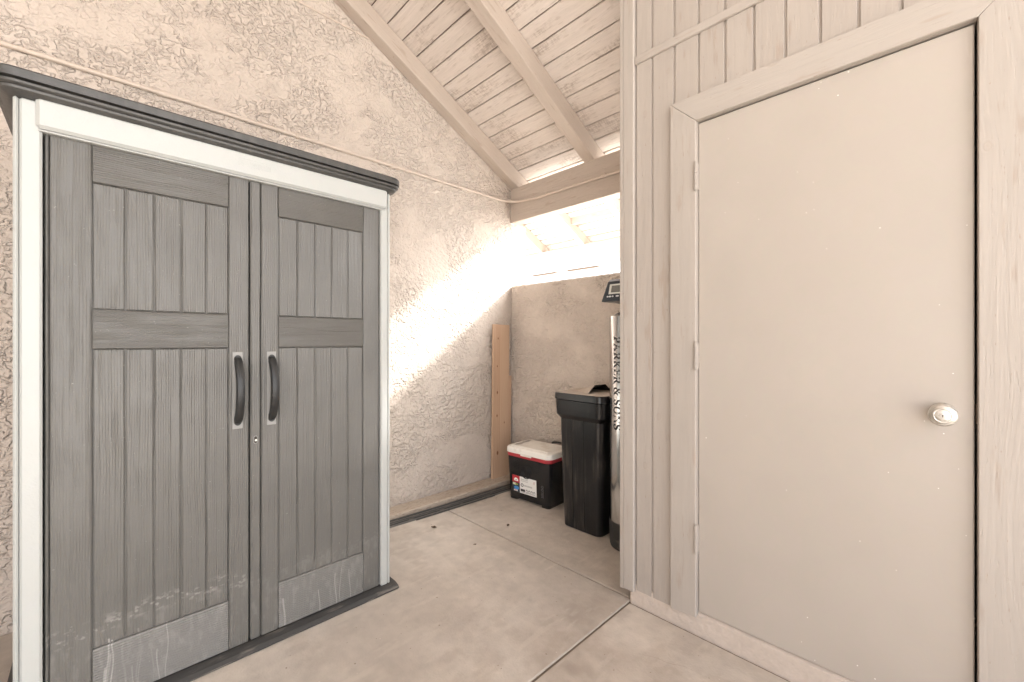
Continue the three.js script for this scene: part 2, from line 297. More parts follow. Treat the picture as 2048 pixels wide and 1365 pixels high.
// ------------------------------------------------------------------ closet with the door
{
  const c = thing('wood_sided_closet', 'beige grooved-wood closet with a flat door on the right', 'closet', [-0.5, 0, -DW]);
  const uoff = () => R() * 5;
  const XE = 1.6, gw = 0.009, ztop = 3.05;
  for (const [a, b, h0, h1] of [[-1.062, -0.76, 0.07, ztop - 0.02], [-0.7599, 0.0869, 2.16, ztop - 0.02], [0.087, XE, 0.07, ztop - 0.02]]) part(c, 'backing', bx(a, b, h0, h1, DW + 0.008, DW + 0.02, 0.001, 'y'), M.siding);
  part(c, 'back_wall', bx(-1.06, XE, 0.07, 2.27, DB - 0.03, DB - 0.004, 0.001, 'y'), M.siding);
  part(c, 'closet_ceiling', bx(-1.06, XE, 2.24, 2.268, DW + 0.022, DB - 0.031, 0.001, 'x'), M.siding);
  const edges = [-1.014, -0.931, -0.829]; for (let x = -0.7245; x < XE; x += 0.1035) edges.push(x); edges.push(XE);
  const H0 = 0.066, HT0 = 2.494, HT1 = 2.530;
  const plank = (x0, x1, h0, h1) => part(c, 'plank', bx(x0 + gw / 2, x1 - gw / 2, h0, h1, DW, DW + 0.0079, 0.0015, 'y', uoff(), uoff()), M.siding);
  for (let i = 0; i + 1 < edges.length; i++) { const a = edges[i], b = edges[i + 1];
    plank(a, b, HT1 - 0.01, ztop);
    if (b <= -0.82) plank(a, b, H0, HT0 + 0.01); else if (a > 0.17) plank(a, b, H0, HT0 + 0.01); else plank(a, b, 2.2, HT0 + 0.01); }
  part(c, 'batten', bx(-1.012, XE, HT0, HT1, DW - 0.012, DW + 0.003, 0.003, 'x', uoff(), uoff()), M.trim);
  part(c, 'corner_board', bx(-1.066, -1.014, 0.06, ztop, DW - 0.018, DW + 0.004, 0.003, 'y', uoff(), uoff()), M.trim);
  part(c, 'corner_board', bx(XC, -1.067, 0.056, ztop, DW - 0.016, DW + 0.075, 0.003, 'y', uoff(), uoff()), M.trim);
  part(c, 'side_wall', bx(-1.08, -1.06, 0.07, 3.0, DW + 0.076, DB - 0.002, 0.001, 'y'), M.siding);
  part(c, 'stem_wall', bx(-1.05, XE, -0.02, 0.094, DW + 0.001, DW + 0.09, 0.012, 'x'), M.stem);
  part(c, 'right_wall', bx(XE - 0.02, XE - 0.001, 0.07, 2.8, DW + 0.022, DB - 0.01, 0.001, 'y'), M.siding);
  // casing
  const CF = DW - 0.02;
  const cas = (p, x, h, g) => { const s = new THREE.Shape(); p.forEach(([a, b], i) => i ? s.lineTo(a, b) : s.moveTo(a, b)); const e = new THREE.ExtrudeGeometry(s, { depth: 0.019, bevelEnabled: true, bevelSize: 0.002, bevelThickness: 0.002, bevelSegments: 1, bevelOffset: -0.0025 }); e.translate(0, 0, -DW + 0.0005); return meterUV(strip(e), g, uoff(), uoff()); };
  const L0 = -0.837, L1 = -0.7275, T0 = 2.1285, T1 = 2.236, R0 = 0.057, R1 = 0.168;
  part(c, 'casing', cas([[L0, 0.07], [L1, 0.08], [L1, T0], [L0, T1]], 0, 0, 'y'), M.trim);
  part(c, 'casing', cas([[L0, T1], [L1, T0], [R0, T0], [R1, T1]], 0, 0, 'x'), M.trim);
  part(c, 'casing', cas([[R0, 0.07], [R1, 0.07], [R1, T1], [R0, T0]], 0, 0, 'y'), M.trim);
  // jambs behind the casing
  part(c, 'jamb', bx(R0 - 0.001, R0 + 0.03, 0.09, T0 + 0.02, DW + 0.001, DW + 0.06, 0.001, 'y', uoff(), 0), M.trim);
  part(c, 'jamb', bx(L1 - 0.03, R0, T0 - 0.0, T0 + 0.03, DW + 0.0005, DW + 0.06, 0.001, 'x', uoff(), 0), M.trim);
  part(c, 'jamb', bx(L1 - 0.03, L1 + 0.001, 0.09, T0, DW + 0.0005, DW + 0.06, 0.001, 'y', uoff(), 0), M.trim);
  part(c, 'strike_plate', bx(R0 - 0.0035, R0 - 0.001, 0.985, 1.04, DW + 0.002, DW + 0.03, 0.0005), M.deck);
  // door leaf
  const D0 = DW - 0.001;
  const dg = cbox(-0.7245, 0.0505, 0.098, 2.122, -(D0 + 0.04), -D0, 0.0025); { const p = dg.attributes.position, uv = new Float32Array(p.count * 2); for (let i = 0; i < p.count; i++) { uv[2 * i] = p.getX(i) + 0.7245; uv[2 * i + 1] = p.getY(i) - 0.098; } dg.setAttribute('uv', new THREE.BufferAttribute(uv, 2)); }
  const door = part(c, 'door', dg, M.door, 'flat beige door with a round silver knob');
  for (const [h0, h1] of [[1.845, 1.955], [1.105, 1.213], [0.348, 0.46]]) {
    const gs = []; const n = 5, l = (h1 - h0) / n; for (let k = 0; k < n; k++) { const q = cyl(0.0062, 0.0062, l - 0.0012, 14); q.translate(-0.7275, h0 + (k + 0.5) * l, -(CF - 0.005)); gs.push(q); }
    for (const h of [h0 - 0.002, h1 + 0.002]) { const q = new THREE.SphereGeometry(0.0058, 12, 8); q.scale(1, 0.7, 1); q.translate(-0.7275, h, -(CF - 0.005)); gs.push(q); }
    gs.push(bx(-0.7258, -0.7235, h0, h1, CF - 0.004, D0 + 0.004, 0.0005)); part(door, 'hinge', merge(gs), M.trim);
  }
  const lathe = (pts, x, h, d) => { const g = new THREE.LatheGeometry(pts.map(p => new THREE.Vector2(...p)), 48); g.rotateX(Math.PI / 2); g.translate(x, h, -d); return g; };
  const kx = -0.0125, kh = 1.006;
  part(door, 'rose', lathe([[0.0001, 0.010], [0.02, 0.010], [0.029, 0.006], [0.031, 0.001], [0.031, 0]], kx, kh, D0), M.brass);
  part(door, 'knob', lathe([[0.012, 0.006], [0.012, 0.022], [0.018, 0.028], [0.0275, 0.036], [0.0315, 0.043], [0.0312, 0.048], [0.0265, 0.0525], [0.0245, 0.0515], [0.0235, 0.053], [0.0195, 0.0565], [0.0175, 0.0548], [0.0165, 0.0548], [0.0155, 0.056], [0.0075, 0.0575], [0.0070, 0.0568], [0.0062, 0.0578], [0.0001, 0.0580]], kx, kh, D0), M.brass);
  const kg = merge([bx(kx - 0.0008, kx + 0.0012, kh - 0.004, kh + 0.003, D0 - 0.0584, D0 - 0.0575, 0.0002), bx(kx - 0.0014, kx + 0.002, kh - 0.001, kh + 0.0022, D0 - 0.0583, D0 - 0.0575, 0.0002)]);
  part(door, 'keyhole', kg, M.gap);
}
console.log('setting done');
// ------------------------------------------------------------------ the roof of the neighbouring carport, seen through the gap
{
  const D2 = 4.9, rf = thing('neighbouring_carport_roof', 'sunlit white timber roof seen through the gap above the low wall', 'roof', [-3.6, 2.25, -4.6]);
  const hr = 2.587 + SL * D2, s1 = 5.25 / CT, s0 = 3.75 / CT, X0 = -6.2, X1 = -1.9, o = [0, hr];
  for (const x of [-5.26, -4.462, -3.672, -2.88, -2.09]) part(rf, 'rafter', roofBox(x, x + 0.093, s0, s1 - 0.03, 0, 0.13, 0.004, 'z', R() * 3, R() * 2, o), M.beam);
  for (let s = s1, i = 0; s > s0 + 0.02; s -= 0.128, i++) part(rf, 'ceiling_board', roofBox(X0, X1, s - 0.114, s, 0.132, 0.15, 0.003, 'x', R() * 5, R() * 4, o), M.ceiling[i % 2]);
  part(rf, 'roof_deck', roofBox(X0, X1, s0, s1 + 0.02, 0.153, 0.19, 0.004, 'x', 0, 0, o), M.deck);
  part(rf, 'beam', bx(X0, X1, 2.284, 2.585, D2, D2 + 0.1, 0.004, 'x', 1, 0.5), M.beam);
  part(rf, 'blocking', bx(-3.578, -2.882, 2.80, 2.93, 4.60, 4.66, 0.003, 'x', 2, 0.3), M.beam);
  for (const [a, b] of [[-4.59, -4.12], [-3.9, -3.37]]) part(rf, 'vent_strip', bx(a, b, 2.238, 2.262, D2 + 0.02, D2 + 0.08, 0.002, 'x'), M.deck);
  for (const x of [-5.9, -2.1]) part(rf, 'post', bx(x, x + 0.09, -0.06, 2.284, D2 + 0.005, D2 + 0.095, 0.004, 'y'), M.beam);
}
// ------------------------------------------------------------------ storage shed
{
  const XD = -1.945, A0 = -0.18, A1 = 1.04, XB = -2.66;
  const s = thing('storage_shed', 'tall grey plastic storage shed with double doors and white frame', 'shed', [-2.3, 0, -0.43]);
  const W0 = -0.2, WW = 1.26, HH = 1.95;
  // one sheet for both doors: u = d, v = h
  const up = [[-0.012, 0.068, 0.143, 0.218, 0.294, 0.364], [0.540, 0.614, 0.688, 0.760, 0.833, 0.906]];
  const isRail = (d, h) => { const i = d > -0.012 && d < 0.364 || d > 0.54 && d < 0.906; return i && (h > 1.737 || (h > 1.193 && h < 1.324) || h < 0.213) ? (h < 0.213 ? 2 : 1) : 0; };
  const grain = (a, c, seed) => { // a across the grain, c along it, metres
    const w = 0.012 * (fb(a * 0.9 + 0.1, c * 0.5, 6, 3, 3, seed) - 0.5) + 0.004 * (vn(a * 8, c * 6, 64, 64, seed + 5) - 0.5);
    const q = (a + w) * 880, k = Math.sin(q + 2.2 * vn(a * 40, c * 9, 256, 256, seed + 9));
    return 0.5 + 0.30 * k * (0.4 + 0.6 * vn(a * 60, c * 14, 256, 256, seed + 2)) + 0.42 * (vn((a + w) * 300, c * 5, 1024, 256, seed + 3) - 0.5); };
  const dm = (d, h) => { const r = isRail(d, h); let g;
    if (r === 2) g = 0.5 + 0.5 * Math.sin(h * 2 * Math.PI / 0.0085); else if (r === 1) g = grain(h * 1.05, d, 420); else { let k = 0; for (const L of up) for (let i = 0; i < 6; i++) if (d > L[i]) k++; g = grain(d, h + k * 3.7, 400 + k); }
    return g; };
  const N = 2048, dBump = tex(N, N, (u, v) => { const d = W0 + u * WW, h = v * HH; return 0.15 + 0.6 * dm(d, h) + 0.2 * fb(u, v, 300, 300, 2, 431); }, { repeat: [1 / WW, 1 / HH] });
  const drips = (() => { const r = rng(19); return Array.from({ length: 22 }, () => [r() < 0.75 ? 0.02 + 0.3 * r() * r() : 0.56 + 0.3 * r(), 0.10 + 0.14 * r(), 0.0012 + 0.0025 * r(), 0.25 + 0.6 * r()]); })();
  const dCol = tex(1024, 1024, (u, v) => { const d = W0 + u * WW, h = v * HH, r = isRail(d, h);
    let c = r === 1 ? [0.355, 0.346, 0.328] : [0.40, 0.392, 0.375];
    c = mul(c, 0.95 + 0.08 * fb(u, v, 10, 16, 4, 441));
    if (h < 0.62) { // limescale splash marks and runs near the foot
      const top = 0.26 + 0.06 * fb(u, 0.5, 16, 1, 2, 451) + (d > 0.43 ? -0.02 : 0);
      const e = sst(0.045, 0, Math.abs(h - top)) * sst(0.55, 0.72, fb(u, v, 90, 200, 4, 453)) * (d < 0.42 ? 1 : 0.25);
      let m = 0.45 * e;
      if (h < top) m += 0.16 * sst(0.45, 0.8, fb(u, v, 90, 60, 5, 457)) + (r === 2 ? 0.2 : 0.02);
      for (const [x, t, w, k] of drips) { const y = Math.abs(d - x - 0.004 * Math.sin(h * 30 + x * 90)); if (h < t && y < w * 1.6) m = Math.max(m, k * sst(w * 1.6, w * 0.5, y) * (0.6 + 0.4 * fb(u, v, 200, 20, 2, 459))); }
      c = mixc(c, [0.80, 0.79, 0.765], clamp(m) * 0.75);
    }
    const sp = vn(d * 260, h * 260, 999, 999, 461); if (sp > 0.975) c = mixc(c, [0.88, 0.87, 0.85], 0.5 * sst(0.975, 0.995, sp));
    return c; }, { srgb: true, repeat: [1 / WW, 1 / HH] });
  const mDoor = new THREE.MeshStandardMaterial({ map: dCol, bumpMap: dBump, bumpScale: 0.0034, roughness: 0.38 });
  const mWhite = new THREE.MeshStandardMaterial({ map: tex(256, 256, (u, v) => mul([0.70, 0.705, 0.69], 0.985 + 0.02 * fb(u, v, 8, 8, 3, 471)), { srgb: true, repeat: [1, 1] }), bumpMap: tex(256, 256, (u, v) => fb(u, v, 64, 64, 2, 473), { repeat: [4, 4] }), bumpScale: 0.0004, roughness: 0.38 });
  const mBlack = new THREE.MeshStandardMaterial({ map: tex(512, 512, (u, v) => mixc([0.23, 0.225, 0.22], [0.52, 0.49, 0.45], 0.6 * sst(0.58, 0.78, fb(u, v, 12, 24, 5, 481))), { srgb: true, repeat: [1, 2] }), roughness: 0.55 });
  const mRoof = new THREE.MeshStandardMaterial({ map: tex(512, 512, (u, v) => mixc([0.25, 0.246, 0.238], [0.33, 0.322, 0.31], fb(u, v, 6, 40, 4, 485)), { srgb: true, repeat: [1, 1] }), bumpMap: tex(256, 256, (u, v) => fb(u, v, 64, 64, 3, 487), { repeat: [3, 3] }), bumpScale: 0.0008, roughness: 0.4 });
  const mHandle = new THREE.MeshStandardMaterial({ color: lin(0.02, 0.02, 0.0195), roughness: 0.42, bumpMap: dBump, bumpScale: 0.0005 });
  const mPlate = new THREE.MeshStandardMaterial({ color: lin(0.27, 0.265, 0.25), roughness: 0.4 });
  const mIn = new THREE.MeshStandardMaterial({ color: lin(0.10, 0.10, 0.095), roughness: 0.8 });
  const face = g => { const p = g.attributes.position, uv = new Float32Array(p.count * 2); for (let i = 0; i < p.count; i++) { uv[2 * i] = -p.getZ(i) - W0 + (p.getX(i) - XD) * 0.5; uv[2 * i + 1] = p.getY(i); } g.setAttribute('uv', new THREE.BufferAttribute(uv, 2)); return g; };
  const db = (d0, d1, h0, h1, x1, x0 = XD - 0.03, c = 0.002) => face(cbox(x0, x1, h0, h1, -d1, -d0, c));
  const gp = 0.0011;
  const doors = [];
  for (const k of [0, 1]) {
    const L = up[k], H0 = 0.024, H1 = 1.862, e0 = k ? 0.4765 : -0.106, e1 = k ? 0.987 : 0.4315;
    const dr = part(s, 'door', db(e0 + 0.004, e1 - 0.004, H0 + 0.004, H1 - 0.004, XD - 0.009, XD - 0.03), mDoor, k ? 'right door with the lock strip' : 'left door with white splash marks at its foot');
    doors.push(dr);
    part(dr, 'stile', db(e0, L[0] - gp, H0, H1, XD, XD - 0.02, 0.0035), mDoor);
    part(dr, 'stile', db(L[5] + gp, e1, H0, H1, XD, XD - 0.02, 0.0035), mDoor);
    for (const [a, b] of [[1.737, H1], [1.193, 1.324], [H0, 0.213]]) part(dr, 'rail', db(L[0], L[5], a + gp, b - gp, XD + 0.0005, XD - 0.02, 0.0025), mDoor);
    for (let i = 0; i < 5; i++) for (const [a, b] of [[1.324, 1.737], [0.213, 1.193]]) part(dr, 'plank', db(L[i] + gp, L[i + 1] - gp, a, b, XD - 0.004, XD - 0.02, 0.004), mDoor);
    if (k) part(dr, 'astragal', db(0.4375, 0.4735, H0, H1, XD + 0.001, XD - 0.024, 0.005), mDoor);
    else part(dr, 'hinge_edge', db(-0.116, -0.108, H0, H1, XD - 0.003, XD - 0.03, 0.003), mDoor);
    // handle
    const hd = k ? [0.496, 0.530] : [0.376, 0.411], hm = (hd[0] + hd[1]) / 2;
    part(dr, 'handle_plate', bx(XD - 0.004, XD + 0.0022, 0.876, 1.177, hd[0], hd[1], 0.0012), mPlate);
    const sh = new THREE.Shape(), oh = [], ih = []; // (h, x) bow
    for (let i = 0; i <= 24; i++) { const t = i / 24, h = lerp(0.902, 1.152, t), q = Math.pow(Math.sin(Math.PI * t), 0.62); oh.push([h, 0.006 + 0.056 * q]); ih.push([lerp(0.918, 1.136, t), -0.001 + 0.037 * q]); }
    oh.forEach(([h, x], i) => i ? sh.lineTo(h, x) : sh.moveTo(h, x)); ih.reverse().forEach(([h, x]) => sh.lineTo(h, x));
    const hg = new THREE.ExtrudeGeometry(sh, { depth: 0.0205, bevelEnabled: true, bevelSize: 0.0028, bevelThickness: 0.0022, bevelSegments: 2 });
    const m4 = new THREE.Matrix4().makeBasis(new THREE.Vector3(0, 1, 0), new THREE.Vector3(1, 0, 0), new THREE.Vector3(0, 0, -1)); hg.applyMatrix4(m4); hg.translate(XD + 0.002, 0, -(hm - 0.01025));
    part(dr, 'handle', toCreasedNormals(strip(hg), 0.6), mHandle);
    const pads = []; for (const h of [0.905, 1.149]) { const c = cyl(0.0125, 0.0125, 0.006, 24); c.rotateZ(Math.PI / 2); c.scale(1, 1.25, 1); c.translate(XD + 0.0035, h, -hm); pads.push(c); }
    for (const q of pads) part(dr, 'handle_mount', q, mHandle);
  }
  const lk = loft([[0, 0.014, 0.032, 0.006], [0.0022, 0.0135, 0.0315, 0.006]]); lk.rotateZ(-Math.PI / 2); lk.rotateX(Math.PI / 2); lk.translate(XD + 0.001, 0.824, -0.455); part(doors[1], 'lock_plate', lk, mPlate);
  const lh = loft([[0, 0.0105, 0.027, 0.005], [0.0008, 0.0105, 0.027, 0.005]]); lh.rotateZ(-Math.PI / 2); lh.rotateX(Math.PI / 2); lh.translate(XD + 0.0031, 0.824, -0.455); part(doors[1], 'lock_recess', lh, M.gap);
  const lc = cyl(0.0042, 0.0042, 0.002, 20); lc.rotateZ(Math.PI / 2); lc.translate(XD + 0.0048, 0.822, -0.456); part(doors[1], 'lock_cylinder', lc, M.steel);
  // white frame
  const postG = (d0, d1, out) => { const b = out > 0 ? d1 - 0.012 : d0 + 0.012; return merge([bx(XD - 0.06, XD + 0.012, 0.02, 1.95, out > 0 ? d0 : b + 0.0008, out > 0 ? b - 0.0008 : d1, 0.006, 'y'), bx(XD - 0.12, XD + 0.0115, 0.02, 1.95, out > 0 ? b + 0.0008 : d0, out > 0 ? d1 : b - 0.0008, 0.0055, 'y')]); };
  part(s, 'corner_post', postG(A0, -0.121, -1), mWhite);
  part(s, 'corner_post', postG(0.992, A1, 1), mWhite);
  part(s, 'header', bx(XD - 0.03, XD + 0.028, 1.866, 1.958, -0.134, 1.02, 0.009, 'z'), mWhite);
  part(s, 'header_lip', bx(XD - 0.028, XD + 0.016, 1.8595, 1.8655, -0.13, 1.016, 0.002, 'z'), mWhite);
  part(s, 'side_panel', bx(XB, XD - 0.061, 0.02, 1.95, A1 - 0.022, A1 - 0.004, 0.003, 'y'), mWhite);
  part(s, 'side_panel', bx(XB, XD - 0.121, 0.02, 1.95, A0 + 0.004, A0 + 0.022, 0.003, 'y'), mWhite);
  part(s, 'back_panel', bx(XB - 0.012, XB - 0.001, 0.02, 1.96, A0, A1, 0.003, 'y'), mWhite);
  part(s, 'inner_panel', bx(XD - 0.034, XD - 0.0305, 0.02, 1.95, -0.119, 0.99, 0.001, 'y'), mIn);
  // base with its black ramp
  { const sh = new THREE.Shape(); [[XB, 0.002], [-1.892, 0.002], [-1.892, 0.008], [-1.905, 0.017], [XD + 0.012, 0.023], [XB, 0.023]].forEach(([a, b], i) => i ? sh.lineTo(a, b) : sh.moveTo(a, b));
    const g = new THREE.ExtrudeGeometry(sh, { depth: 1.27, bevelEnabled: true, bevelSize: 0.002, bevelThickness: 0.012, bevelSegments: 2, bevelOffset: -0.002 }); g.translate(0, 0, -1.055); part(s, 'base', meterUV(strip(g), 'z'), mBlack); }
  // moulded roof: stacked rounded tiers
  const rg = []; const rx = (XB + XD) / 2, rl = (A0 + A1) / 2, tier = (rings) => { const g = loft(rings.map(([y, o, r]) => [y, XD - XB + 2 * o, A1 - A0 + 2 * o, r]), 8, 0.5); g.translate(rx + 0.005, 0, -rl); return g; };
  rg.push(tier([[1.9495, 0.010, 0.03], [1.9565, 0.024, 0.035], [1.9635, 0.032, 0.04], [1.970, 0.034, 0.042], [1.9755, 0.030, 0.04]]));
  part(s, 'roof_rim', rg[0], mRoof);
  const r2 = tier([[1.9725, 0.036, 0.045], [1.977, 0.043, 0.05], [1.983, 0.045, 0.05], [1.986, 0.040, 0.05], [1.987, 0.028, 0.045]]);
  part(s, 'roof_bead', r2, mRoof);
  const r3 = tier([[1.9875, 0.026, 0.045], [1.991, 0.030, 0.045], [1.9915, 0.049, 0.055], [2.014, 0.050, 0.055], [2.019, 0.047, 0.055], [2.022, 0.040, 0.05], [2.05, -0.25, 0.05]]);
  part(s, 'roof', r3, mRoof);
  // raised maker's mark on the header, same white plastic
  const font = await new FontLoader().loadAsync('fonts/droid/droid_sans_bold.typeface.json');
  const tg = new TextGeometry('Rubbermaid', { font, size: 0.0125, depth: 0.0012, curveSegments: 3 }); tg.computeBoundingBox(); tg.translate(-(tg.boundingBox.max.x) / 2, 0, 0); tg.rotateY(Math.PI / 2); tg.translate(XD + 0.0277, 1.9115, -0.448);
  const fr = [[0.393, 0.503, 1.9035, 1.905], [0.393, 0.503, 1.931, 1.9325], [0.393, 0.3945, 1.905, 1.931], [0.5015, 0.503, 1.905, 1.931]].map(([a, b, c, d]) => bx(XD + 0.0277, XD + 0.0288, c, d, a, b, 0.0002));
  part(s, 'raised_lettering', merge([tg, ...fr]), mWhite);
}
console.log('shed done');
// ------------------------------------------------------------------ curb timber, strips and leaning boards
{
  const t = thing('sill_timber', 'flat weathered timber lying along the foot of the stucco wall', 'timber', [-2.66, 0, -1.9]);
  part(t, 'timber', bx(XW + 0.002, -2.592, 0.003, 0.053, 0.6, DB - 0.004, 0.005, 'z', 0.4, 0.9), new THREE.MeshStandardMaterial({ map: paintCol([0.66, 0.60, 0.535], [0.74, 0.68, 0.62], [0.50, 0.44, 0.38], 15, 0.6), bumpMap: woodBump, bumpScale: 0.003, roughness: 0.85 }));
  const mats = [[0.33, 0.33, 0.325], [0.22, 0.215, 0.21], [0.42, 0.41, 0.39], [0.28, 0.275, 0.265]].map((c, i) => new THREE.MeshStandardMaterial({ map: tex(512, 64, (u, v) => mixc(c, [0.60, 0.54, 0.48], 0.5 * sst(0.5, 0.72, fb(u, v, 24, 8, 4, 501 + i))), { srgb: true, repeat: [1, 8] }), roughness: 0.5 }));
  const spots = ['against the timber', 'second from the timber', 'third from the timber', 'in the middle of the bundle', 'third from the open floor', 'second from the open floor', 'nearest the open floor', 'short one beside the bundle end'];
  spots.forEach((w, i) => {
    const end = i === 7 ? 2.24 : 2.60 - 0.016 * ((i * 5) % 7), st = i === 7 ? 1.55 : 0.7, hgt = 0.030 - i * 0.003;
    const c = new THREE.CatmullRomCurve3([0, 0.3, 0.55, 0.75, 0.9, 1].map(q => { const d = lerp(st, end, q); const out = -2.540 + 0.040 * (d - 1.37), fan = 0.0068 + 0.0022 * sst(1.7, 2.5, d); return new THREE.Vector3(Math.max(-2.5865 + i * 0.0045, out - (6 - i) * fan + (i === 7 ? 0.004 : 0)) + 0.0012 * Math.sin(d * 4 + i), 0.0015 + 0.001 * Math.sin(i * 3), -d); }));
    const sec = new THREE.Shape(); [[-hgt, -0.002], [0, -0.002], [0, 0.002], [-hgt, 0.002]].forEach(([a, b], k) => k ? sec.lineTo(a, b) : sec.moveTo(a, b));
    // swept flat strip standing on edge
    const n = 50, pos = [], idx = [], fr = []; for (let k = 0; k <= n; k++) { const p = c.getPoint(k / n), tg = c.getTangent(k / n); const sx = -tg.z, sz = tg.x, l = Math.hypot(sx, sz); fr.push([p, sx / l * 0.0021, sz / l * 0.0021]); }
    fr.forEach(([p, a, b]) => pos.push(p.x - a, p.y, p.z - b, p.x + a, p.y, p.z + b, p.x + a * 0.6, p.y + hgt, p.z + b * 0.6, p.x - a * 1.2, p.y + hgt, p.z - b * 1.2));
    for (let k = 0; k < n; k++) for (let q = 0; q < 4; q++) { const A = k * 4 + q, B = k * 4 + (q + 1) % 4, C = B + 4, Dd = A + 4; idx.push(A, B, C, A, C, Dd); } idx.push(0, 2, 1, 0, 3, 2); const z = n * 4; idx.push(z, z + 1, z + 2, z, z + 2, z + 3);
    let g = new THREE.BufferGeometry(); g.setAttribute('position', new THREE.BufferAttribute(new Float32Array(pos), 3)); g.setIndex(idx); g = g.toNonIndexed(); g.computeVertexNormals(); meterUV(g, 'z', i * 0.37, i * 0.1);
    const o = new THREE.Mesh(g, mats[i % 4]); o.name = i ? 'edging_strip_' + String(i).padStart(3, '0') : 'edging_strip'; o.castShadow = o.receiveShadow = true;
    o.userData = { label: 'long thin dark edging strip on the floor, ' + w, category: 'edging strip', group: 'edging strips along the stucco wall' }; scene.add(o);
  });
  // new pine boards leaning in the corner
  const pk = [[0.26, 0.55, 0.009], [0.3, 0.16, 0.012], [0.28, 0.9, 0.007], [0.7, 0.35, 0.006], [0.24, 0.72, 0.006], [0.25, 0.4, 0.008]];
  const pine = new THREE.MeshStandardMaterial({ map: tex(512, 2048, (u, v) => { const a = u * 0.19; let w = (fb(u, v, 3, 3, 3, 521) - 0.5) * 0.03, k = 0; for (const [x, y, s] of pk) { const dx = (u - x) * 0.19, dy = (v - y) * 1.32, d = Math.hypot(dx, dy * 0.55); k = Math.max(k, sst(s, s * 0.45, d)); w += 0.006 * Math.exp(-d * d / (s * s * 6)) * Math.sign(dx); }
      const g = 0.5 + 0.5 * Math.sin((a + w) * 420), f = fb(u, v, 90, 6, 3, 525); let c = mixc([0.78, 0.66, 0.555], [0.67, 0.525, 0.42], 0.45 * g * g + 0.3 * f);
      if (u > 0.42) c = mixc(c, [0.785, 0.675, 0.575], 0.45); c = mul(c, 0.985 + 0.03 * f); return mixc(c, [0.42, 0.25, 0.14], k * 0.8); }, { srgb: true, repeat: [1 / 0.19, 1 / 1.32] }), roughness: 0.7 });
  const boards = [[2.405, 2.592, 1.308, -2.705, 0.0215, 0.019, 'new pine board leaning in the corner beside the cooler'], [2.455, 2.618, 0.86, -2.7225, 0.0125, 0.016, 'shorter board tucked behind the tall pine board']];
  boards.forEach(([d0, d1, len, x, lean, th, label], i) => {
    const g = cbox(0, th, 0, len, -(d1 - d0), 0, 0.0015), p = g.attributes.position, uv = new Float32Array(p.count * 2); for (let k = 0; k < p.count; k++) { uv[2 * k] = -p.getZ(k) + (p.getX(k) > th / 2 ? 0 : 0.05); uv[2 * k + 1] = p.getY(k) + i * 0.4; } g.setAttribute('uv', new THREE.BufferAttribute(uv, 2));
    const o = thing(i ? 'pine_board_001' : 'pine_board', label, 'board', [x, 0.055, -d0 + (i ? 0 : 0.02)], 'boards leaning in the corner'); local(o, 'board', g, pine); o.rotation.z = 0.5 * (i ? 0.008 : 0.012); o.rotation.x = i ? -0.02 : -0.017;
  });
}
